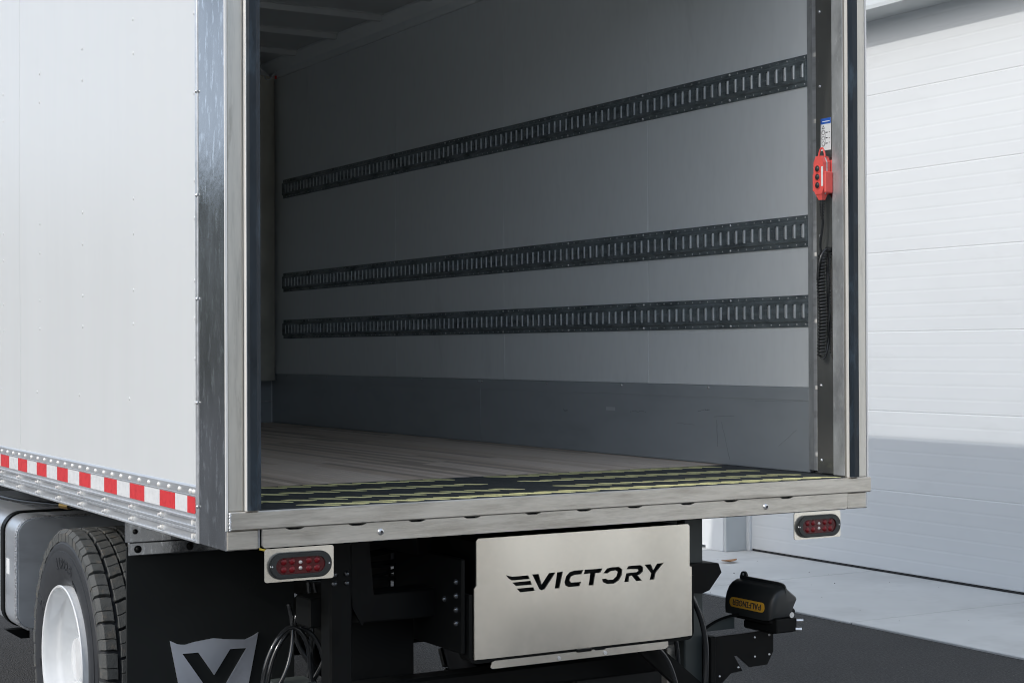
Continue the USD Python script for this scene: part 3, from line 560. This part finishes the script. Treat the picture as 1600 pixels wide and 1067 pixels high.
# ------------------------------------------------------------------ wheels
def wheel(xo, sgn, yc, zc, dish=True):
    """xo: outer sidewall plane; sgn +1 when the tyre lies towards +x of it."""
    R = .530; w = .285; wh = holder(tr, 'wheel')
    prof = [(.050, .300), (.030, .305), (.012, .335), (.003, .375), (0, .415), (.003, .440), (.0065, .4405), (.008, .446), (.0055, .452), (.010, .470), (.0125, .4705), (.015, .478), (.022, .500), (.030, .509), (.045, .511), (w-.045, .511), (w-.030, .509), (w-.015, .478), (w, .415), (w-.012, .335), (w-.05, .300)]
    m = lathe_x([(xo+sgn*a, r) for a, r in prof], yc, zc, 128)
    if sgn < 0: m.invert()
    m.invert(); m.vertices[:, 2] = np.maximum(m.vertices[:, 2], .003)
    t = part(wh, 'tyre', m, M['tyre'], smooth=40)
    blocks = []
    def block(xa, xb, ta, tb, sk, r0=.498, r1=R, drop=0.0, wave=.35):
        x = np.array([xa, xa+.25*(xb-xa), xb-.25*(xb-xa), xb]); v = []; nt = 4
        for r, inset in ((r0, 0), (r1-.003, 0), (r1, .002)):
            for i in range(nt):
                for j, xx in enumerate(x):
                    th = ta+(tb-ta)*i/(nt-1)+sk*(xx-xa)+(wave*.012*math.sin(j*2.1))
                    if inset: th += (inset/R)*(1 if i == 0 else -1 if i == nt-1 else 0); xx = xx+(inset if j == 0 else -inset if j == 3 else 0)
                    rr = r-(drop if j == 0 and r > r0 else 0)
                    v.append((xo+sgn*xx, yc+rr*math.cos(th), zc+rr*math.sin(th)))
        f = []; q = lambda L, i, j: L*nt*4+i*4+j
        for i in range(nt-1):
            for j in range(3): f.append((q(2, i, j), q(2, i+1, j), q(2, i+1, j+1))); f.append((q(2, i, j), q(2, i+1, j+1), q(2, i, j+1)))
        for L in (0, 1):
            for i in range(nt-1):
                for j in (0, 3): f += [(q(L, i, j), q(L, i+1, j), q(L+1, i+1, j)), (q(L, i, j), q(L+1, i+1, j), q(L+1, i, j))]
            for j in range(3):
                for i in (0, nt-1): f += [(q(L, i, j), q(L, i, j+1), q(L+1, i, j+1)), (q(L, i, j), q(L+1, i, j+1), q(L+1, i, j))]
        b = trimesh.Trimesh(v, f, process=False); b.fix_normals(); return b
    N = 30; st = 2*np.pi/N
    for k in range(N):
        a = k*st
        blocks.append(block(.012, .072, a, a+st*.50, .25, r0=.480, drop=.014)); blocks.append(block(.014, .072, a+st*.52, a+st*.88, .25, r0=.480, drop=.016))
        blocks.append(block(.086, .136, a+st*.3, a+st*.74, -.5)); blocks.append(block(.086, .136, a+st*.76, a+st*1.2, -.5))
        blocks.append(block(.144, .194, a+st*.6, a+st*1.04, -.5)); blocks.append(block(.144, .194, a+st*1.06, a+st*1.5, -.5))
        blocks.append(block(.208, w-.012, a+st*.1, a+st*.92, .25))
    bm = trimesh.util.concatenate(blocks); bm.vertices[:, 2] = np.maximum(bm.vertices[:, 2], .002)
    part(t, 'tread_blocks', bm, M['tread'], kind='stuff')
    if dish:
        rp = [(.060, .296), (.035, .300), (.008, .301), (-.002, .304), (-.006, .301), (-.004, .294), (.004, .290), (.020, .286), (.045, .283), (.060, .276), (.075, .268), (.150, .264), (.172, .245), (.180, .215), (.176, .17), (.170, .13), (.168, .11), (.10, .10), (.06, .085), (.055, .0)]
        rm = lathe_x([(xo+sgn*a, r) for a, r in rp], yc, zc, 96)
        if sgn > 0: rm.invert()
        rim = part(wh, 'rim', rm, M['rim'], smooth=35)
        for k in range(10):
            th = k*2*np.pi/10; part(rim, 'wheel_nut', cyl((xo+sgn*.172, yc+.143*math.cos(th), zc+.143*math.sin(th)), (xo+sgn*.145, yc+.143*math.cos(th), zc+.143*math.sin(th)), .017, 6), M['bolt'])
        # raised sidewall letters
        def arc_text(txt, h, rad, mid):
            m = meshkit.text_mesh(txt, h, .0022, bold=True); v = m.vertices.copy(); v[:, 0] -= v[:, 0].mean(); th = mid+v[:, 0]/rad*(1 if sgn > 0 else -1); r = rad+v[:, 1]-h/2
            m.vertices = np.stack([xo+sgn*(np.interp(r, [.335, .375, .415, .44], [.012, .003, 0, .003])-v[:, 2]-.0003), yc-r*np.sin(th)*(-1 if sgn < 0 else 1)*-1*(-1), zc+r*np.cos(th)], -1)
            m.fix_normals(); return m
        if sgn > 0:
            part(t, 'sidewall_lettering', [arc_text('11R22.5', .042, .392, .10), arc_text('H', .055, .392, -1.05), arc_text('L', .055, .392, -1.75), arc_text('16PR', .02, .352, .45)], M['tyre'], kind='stuff')
YW, ZW = 1.895, .476
wheel(.004, 1, YW, ZW); wheel(.345, 1, YW, ZW, False); wheel(W-.004, -1, YW, ZW); wheel(W-.345, -1, YW, ZW, False)

# ------------------------------------------------------------------ tank, chassis, running gear
def rbar(x0, x1, z0, z1, r, y0, y1): return extr(rrect(x0, x1, z0, z1, r, 8), y1-y0, 'xz', y0)
X0, X1, Z0, Z1, YT = .035, .66, .455, .975, 2.80
tk = part(tr, 'fuel_tank', rbar(X0, X1, Z0, Z1, .085, YT+.012, 4.3), M['tank'], smooth=30)
part(tk, 'tank_end', rbar(X0+.012, X1-.012, Z0+.012, Z1-.012, .075, YT, YT+.0125), M['tank'], smooth=30)
rr_ = rrect(X0+.004, X1-.004, Z0+.004, Z1-.004, .082, 8)
ring = np.array(rr_.exterior.coords)
part(tk, 'tank_weld', tube(np.c_[ring[:, 0], np.full(len(ring), YT+.012), ring[:, 1]], .006, 6), M['weld'])
part(tk, 'tank_strap', extr(rrect(X0-.008, X1+.008, Z0-.008, Z1+.008, .092, 8).difference(rrect(X0-.001, X1+.001, Z0-.001, Z1+.001, .086, 8)), .055, 'xz', YT+.20), M['black'])
part(tk, 'tank_sticker', box(X0-.0012, X0+.001, YT+.115, YT+.17, .705, .775), M['paper'])
part(tk, 'tank_bracket', extr(Polygon([(X0-.01, .445), (X0+.10, .445), (X0+.10, .40), (X0+.06, .40)]), .05, 'xz', YT+.15), M['black'])
for x in (.85, 1.66):
    part(tr, 'chassis_rail', [box(x, x+.008, .62, 8.2, .74, 1.0), box(x, x+.085, .62, 8.2, 1.0, 1.008), box(x, x+.085, .62, 8.2, .732, .74)], M['black'])
for k in range(19):
    y = .30+.31*k; part(tr, 'cross_sill', [box(.035, W-.035, y-.004, y+.004, 1.112, 1.194), box(.035, W-.035, y-.025, y+.025, 1.104, 1.112)], M['black'])
for x in (.83, 1.64): part(tr, 'long_sill', box(x, x+.12, .35, 5.9, 1.009, 1.1035, .003), M['black'])
part(tr, 'axle', [cyl((.2, YW, ZW), (2.39, YW, ZW), .075, 20), trimesh.creation.icosphere(2, .22).apply_translation([1.29, YW, ZW])], M['black'], smooth=40)
for x in (.75, 1.76): part(tr, 'leaf_spring', [box(x, x+.09, YW-.75+.12*i, YW+.75-.12*i, .60-.02*i+.02, .617-.02*i+.02, .003) for i in range(5)], M['black'])
# rear under-structure seen below the sill
part(tr, 'cross_beam', box(.40, .92, .30, .42, .80, .90, .006), M['black'])
part(tr, 'gate_mount', box(.44, .52, .22, .30, .60, 1.10, .006), M['black'])
part(tr, 'mount_bolts', [dome_rivet((x, .219, z), (0, -1, 0), .010, .010, 10, 3) for x, z in ((.455, .985), (.50, .985), (.455, .955), (.50, .955))], M['bolt_dark'], smooth=True, kind='stuff')
part(tr, 'hanger_plate', extr(Polygon([(.52, 1.10), (.60, 1.10), (.62, .88), (.575, .80), (.54, .86)]), .012, 'xz', .26), M['black'])
part(tr, 'hitch_plate', box(.60, .86, .44, .452, .48, .88, .003), M['black'])
part(tr, 'lower_bar', box(.60, 1.95, .35, .45, .50, .58, .01), M['black'])
part(tr, 'lift_cylinder', [cyl((.78, .60, .56), (.78, 1.3, .70), .055, 20), cyl((.78, .55, .55), (.78, .60, .56), .07, 20)], M['black'], smooth=40)
part(tr, 'lift_cylinder', [cyl((1.74, .52, .56), (1.74, 1.3, .70), .045, 20)], M['black'], smooth=40)
part(tr, 'lift_arm', extr(Polygon([(1.62, .64), (1.70, .66), (2.02, .40), (1.95, .36)]), .03, 'xz', .16), M['black'])
part(tr, 'lift_arm', extr(Polygon([(.62, .60), (.70, .62), (.55, .36), (.48, .36)]), .03, 'xz', .5), M['black'])
part(tr, 'spare_bracket', box(1.86, 1.99, .30, .34, .455, .60, .003), M['stain'])
def hose(pts, r, mat='cord', n=36): part(tr, 'hose', tube(spline(pts, n), r, 10), M[mat], smooth=True)
hose([(.345, .60, .36), (.348, .60, .50), (.362, .60, .62), (.405, .60, .715), (.462, .60, .757), (.505, .60, .725), (.530, .60, .62), (.545, .60, .50), (.55, .60, .36)], .0085)
hose([(.372, .63, .36), (.376, .63, .50), (.395, .63, .62), (.44, .63, .712), (.49, .63, .748), (.53, .63, .70), (.553, .63, .60), (.568, .63, .50), (.57, .63, .36)], .0085)
hose([(.50, .62, .748), (.545, .61, .72), (.58, .60, .64), (.595, .60, .54), (.60, .60, .38)], .0085)
hose([(.63, .50, .40), (.645, .50, .52), (.69, .50, .60), (.74, .50, .595), (.79, .50, .52), (.82, .50, .40)], .009)
hose([(1.835, .16, .86), (1.87, .15, .80), (1.915, .15, .70), (1.93, .15, .58), (1.92, .15, .42)], .011)
hose([(1.82, .20, .67), (1.835, .20, .60), (1.84, .20, .50), (1.85, .2, .40)], .009)
hose([(1.62, .12, .66), (1.69, .12, .64), (1.75, .12, .56), (1.78, .12, .46)], .008)
hose([(.0, 3.0, 1.06), (.08, 2.6, 1.055), (.14, 2.35, 1.06), (.25, 2.1, 1.05)], .010)
part(tr, 'hose_fitting', cyl((.13, 2.38, 1.06), (.15, 2.32, 1.058), .014, 10), M['brass'])
for x in (.346, .372): part(tr, 'hose_sleeve', cyl((x, .60 if x < .36 else .63, .36), (x, .60 if x < .36 else .63, .555), .0125, 12), M['galv_bright'] if x < .36 else M['black'], smooth=40)
for k in range(9):
    x0 = .47+.045*k+rng.uniform(-.02, .02); y0 = rng.uniform(.50, .95); x1 = x0+rng.uniform(-.10, .25); zt = rng.uniform(.78, 1.08)
    hose([(x0, y0, zt), (x0+.01, y0-.01, zt-.12), ((x0+x1)/2, y0-.03, rng.uniform(.55, .7)), (x1, y0, .50), (x1+.03, y0+.02, .36)], rng.uniform(.006, .010))
for k in range(6):
    x0 = .62+.04*k; z0 = rng.uniform(.92, 1.06)
    hose([(x0-.2, .62, z0), (x0, .60, z0-.05), (x0+.3, .63, z0-.02), (x0+.7, .65, z0+.02)], .007)
vb = part(tr, 'valve_block', [box(.40, .56, .58, .72, .44, .56, .012), cyl((.50, .575, .53), (.50, .50, .53), .035, 18), cyl((.60, .60, .55), (.70, .60, .54), .045, 18)], M['plywood'], smooth=30)
part(vb, 'warning_label', extr(Polygon([(.425, .545), (.47, .55), (.455, .505), (.43, .50)]), .001, 'xz', .5785), M['wirey'])

# ------------------------------------------------------------------ sticker, remote control
X_ = W-.0852
st = part(tr, 'instruction_sticker', box(X_-.0006, X_, .099, .158, 2.497, 2.622), M['paper'])
part(st, 'sticker_header', box(X_-.0012, X_-.0007, .099, .158, 2.600, 2.622), M['blue'])
part(st, 'header_rule', box(X_-.0016, X_-.0013, .105, .148, 2.608, 2.611), M['paper'])
def ringm(y, z, r, w_): return extr(shapely.Point(y, z).buffer(r, quad_segs=6).difference(shapely.Point(y, z).buffer(r-w_, quad_segs=6)), .0005, 'yz', X_-.0012)
part(st, 'sticker_symbols', [ringm(.143, z, .0085, .0016) for z in (2.566, 2.545, 2.524)]+[box(X_-.0012, X_-.0007, .118, .129, z-.002, z+.002) for z in (2.566, 2.545, 2.524)]+
     [box(X_-.0012, X_-.0007, .104, .111, z-.001, z+.001) for z in (2.567, 2.544, 2.526)]+
     [extr(Polygon([(.143, 2.596), (.135, 2.582), (.151, 2.582)]).difference(Polygon([(.143, 2.592), (.138, 2.584), (.148, 2.584)])), .0005, 'yz', X_-.0012),
      extr(shapely.LineString([(.143, 2.524), (.143, 2.566)]).buffer(.0115).difference(shapely.LineString([(.143, 2.524), (.143, 2.566)]).buffer(.0105)), .0005, 'yz', X_-.0012)], M['ink'])
YR = .113
part(tr, 'remote_holder', [box(X_-.012, X_-.0005, YR-.034, YR+.030, 2.325, 2.455, .004), box(X_-.053, X_-.0121, YR-.0395, YR-.0300, 2.325, 2.408, .004), box(X_-.053, X_-.0121, YR+.0295, YR+.0355, 2.335, 2.405, .0025)], M['orange_red'], label='red plastic cradle that holds the remote control')
rc = thing('remote_control', 'red three-button remote control with black coiled cord hanging on the right door post', 'remote control', (X_-.03, YR, 2.31))
body = Polygon([(YR-.018, 2.322), (YR+.018, 2.322), (YR+.0285, 2.342), (YR+.0285, 2.445), (YR+.016, 2.470), (YR-.016, 2.470), (YR-.0285, 2.445), (YR-.0285, 2.342)])
bm = extr(body.buffer(-.004).buffer(.004, quad_segs=4), .036, 'yz', X_-.053)
part(rc, 'body', bm, M['orange_red'], smooth=30)
part(rc, 'seam_band', extr(body.buffer(.0004).difference(body.buffer(-.002)), .006, 'yz', X_-.038), M['galv_bright'])
YB = YR+.004
for z in (2.357, 2.389, 2.421):
    part(rc, 'button_bezel', [extr(shapely.Point(YB, z).buffer(.0150, quad_segs=8).difference(shapely.Point(YB, z).buffer(.0125, quad_segs=8)), .003, 'yz', X_-.0558)], M['orange_red'])
    part(rc, 'button', dome_rivet((X_-.0532, YB, z), (-1, 0, 0), .0125, .008, 16, 4), M['button'], smooth=True)
part(rc, 'label_strip', box(X_-.0537, X_-.0531, YR-.0275, YR-.0165, 2.352, 2.428), M['paper'])
part(rc, 'hanging_loop', tube(spline([(X_-.035, YR+.015, 2.462), (X_-.035, YR+.013, 2.488), (X_-.035, YR, 2.502), (X_-.035, YR-.013, 2.488), (X_-.035, YR-.015, 2.462)], 24), .0038, 8), M['orange_red'], smooth=True)
part(rc, 'neck', trimesh.convex.convex_hull(np.vstack([box(X_-.050, X_-.023, YR-.017, YR+.017, 2.319, 2.322).vertices, box(X_-.044, X_-.027, YR-.009, YR+.009, 2.300, 2.303).vertices])), M['orange_red'])
part(rc, 'strain_relief', [cyl((X_-.035, YR, 2.300-.011*k), (X_-.035, YR, 2.2925-.011*k), .0105-.0006*k, 12) for k in range(6)]+[cyl((X_-.035, YR, 2.301), (X_-.035, YR, 2.225), .0055, 10)], M['cord'], smooth=35)
YC = YR+.006
pts = list(spline([(X_-.035, YR, 2.24), (X_-.035, YR+.004, 2.17), (X_-.036, YR+.008, 2.11), (X_-.034, YC, 2.098)], 16))
turns = 32; tt = np.linspace(0, turns*2*np.pi, turns*14)
cz = 2.094-(2.094-1.700)*tt/tt[-1]
wob = .004*np.sin(cz*23)
R_ = .0145
coil = np.c_[X_-.032+R_*np.sin(tt), YC+wob+R_*np.cos(tt), cz]
back = spline([coil[-1], (X_-.026, YC, 1.688), (X_-.012, YC-.004, 1.72), (X_-.008, YC-.006, 1.85), (X_-.008, YC-.008, 2.0), (X_-.012, YC-.012, 2.085), (X_-.010, YC-.02, 2.112), (X_-.004, YC-.018, 2.105)], 40)
part(rc, 'coiled_cord', tube(np.vstack([pts, coil, back[1:]]), .0048, 7), M['cord'], smooth=True)
part(rc, 'cord_tail', tube(spline([(X_-.004, .098, 2.108), (X_-.03, .100, 2.108), (X_-.052, .106, 2.07), (X_-.058, .113, 2.02), (X_-.054, YC, 1.99)], 24), .0050, 8), M['cord'], smooth=True)
part(rc, 'cord_plug', cyl((X_-.001, .098, 2.108), (X_-.026, .098, 2.108), .011, 14), M['cord'], smooth=35)

# ------------------------------------------------------------------ loose leaf on the apron
lf = meshkit  # dry leaf: curled blade
u = np.linspace(-1, 1, 9); V = []; F = []
for i, a in enumerate(u):
    wv = .045*(1-a*a)**.7+.002
    for j, b in enumerate((-1, -.4, .4, 1)): V.append((6.40+.075*a+.01*b*math.sin(3*a), 5.76+wv*b, .016+.014*abs(b)+.010*a*a))
for i in range(8):
    for j in range(3): k = i*4+j; F += [(k, k+4, k+5), (k, k+5, k+1)]
solo('dry_leaf', trimesh.Trimesh(V, F, process=False), M['leafdry'], label='small curled brown leaf lying on the concrete near the building corner', cat='leaf')

gr = []
for k in range(70):
    x, y, r = rng.uniform(3.4, 7.0), rng.uniform(.4, 6.4), rng.uniform(.002, .004)*rng.choice([1, 1, 1, 1.6])
    z = .012 if x > 5.26 else .002
    if x > 6.75 and rng.random() < .5: continue
    m = trimesh.creation.icosphere(0, r); m.vertices *= [1, rng.uniform(.6, 1.3), .6]; m.apply_translation([x, y, z+r*.4]); gr.append(m)
solo('grit', gr, M['grit'], kind='stuff', label='scattered grit and crumbs of stone on the apron and asphalt', cat='grit')

# ------------------------------------------------------------------ far wood across the yard (mirrored in the polished panels)
V, F = [], []
for k in range(17000):
    a = rng.uniform(math.radians(96), math.radians(325)); r = rng.uniform(60, 68); f_ = min(max((math.degrees(a)-205)/30, 0), 1); h = 8.3+3.6*f_+1.2*math.sin(a*17)+1.0*math.sin(a*41+1)
    z = h*rng.uniform(0, 1)**.8; c = np.array([r*math.cos(a), r*math.sin(a), z]); q = rng.normal(size=(2, 3)); q /= np.linalg.norm(q, axis=1, keepdims=True); s = rng.uniform(.5, 1.1)
    n = len(V); V += [c+s*q[0], c+s*q[1], c-s*q[0]*.8, c-s*q[1]*.9]; F += [(n, n+1, n+2), (n, n+2, n+3)]
solo('tree_line', trimesh.Trimesh(V, F, process=False), M['foliage'], kind='stuff', label='far-off dark wood across the yard', cat='trees')
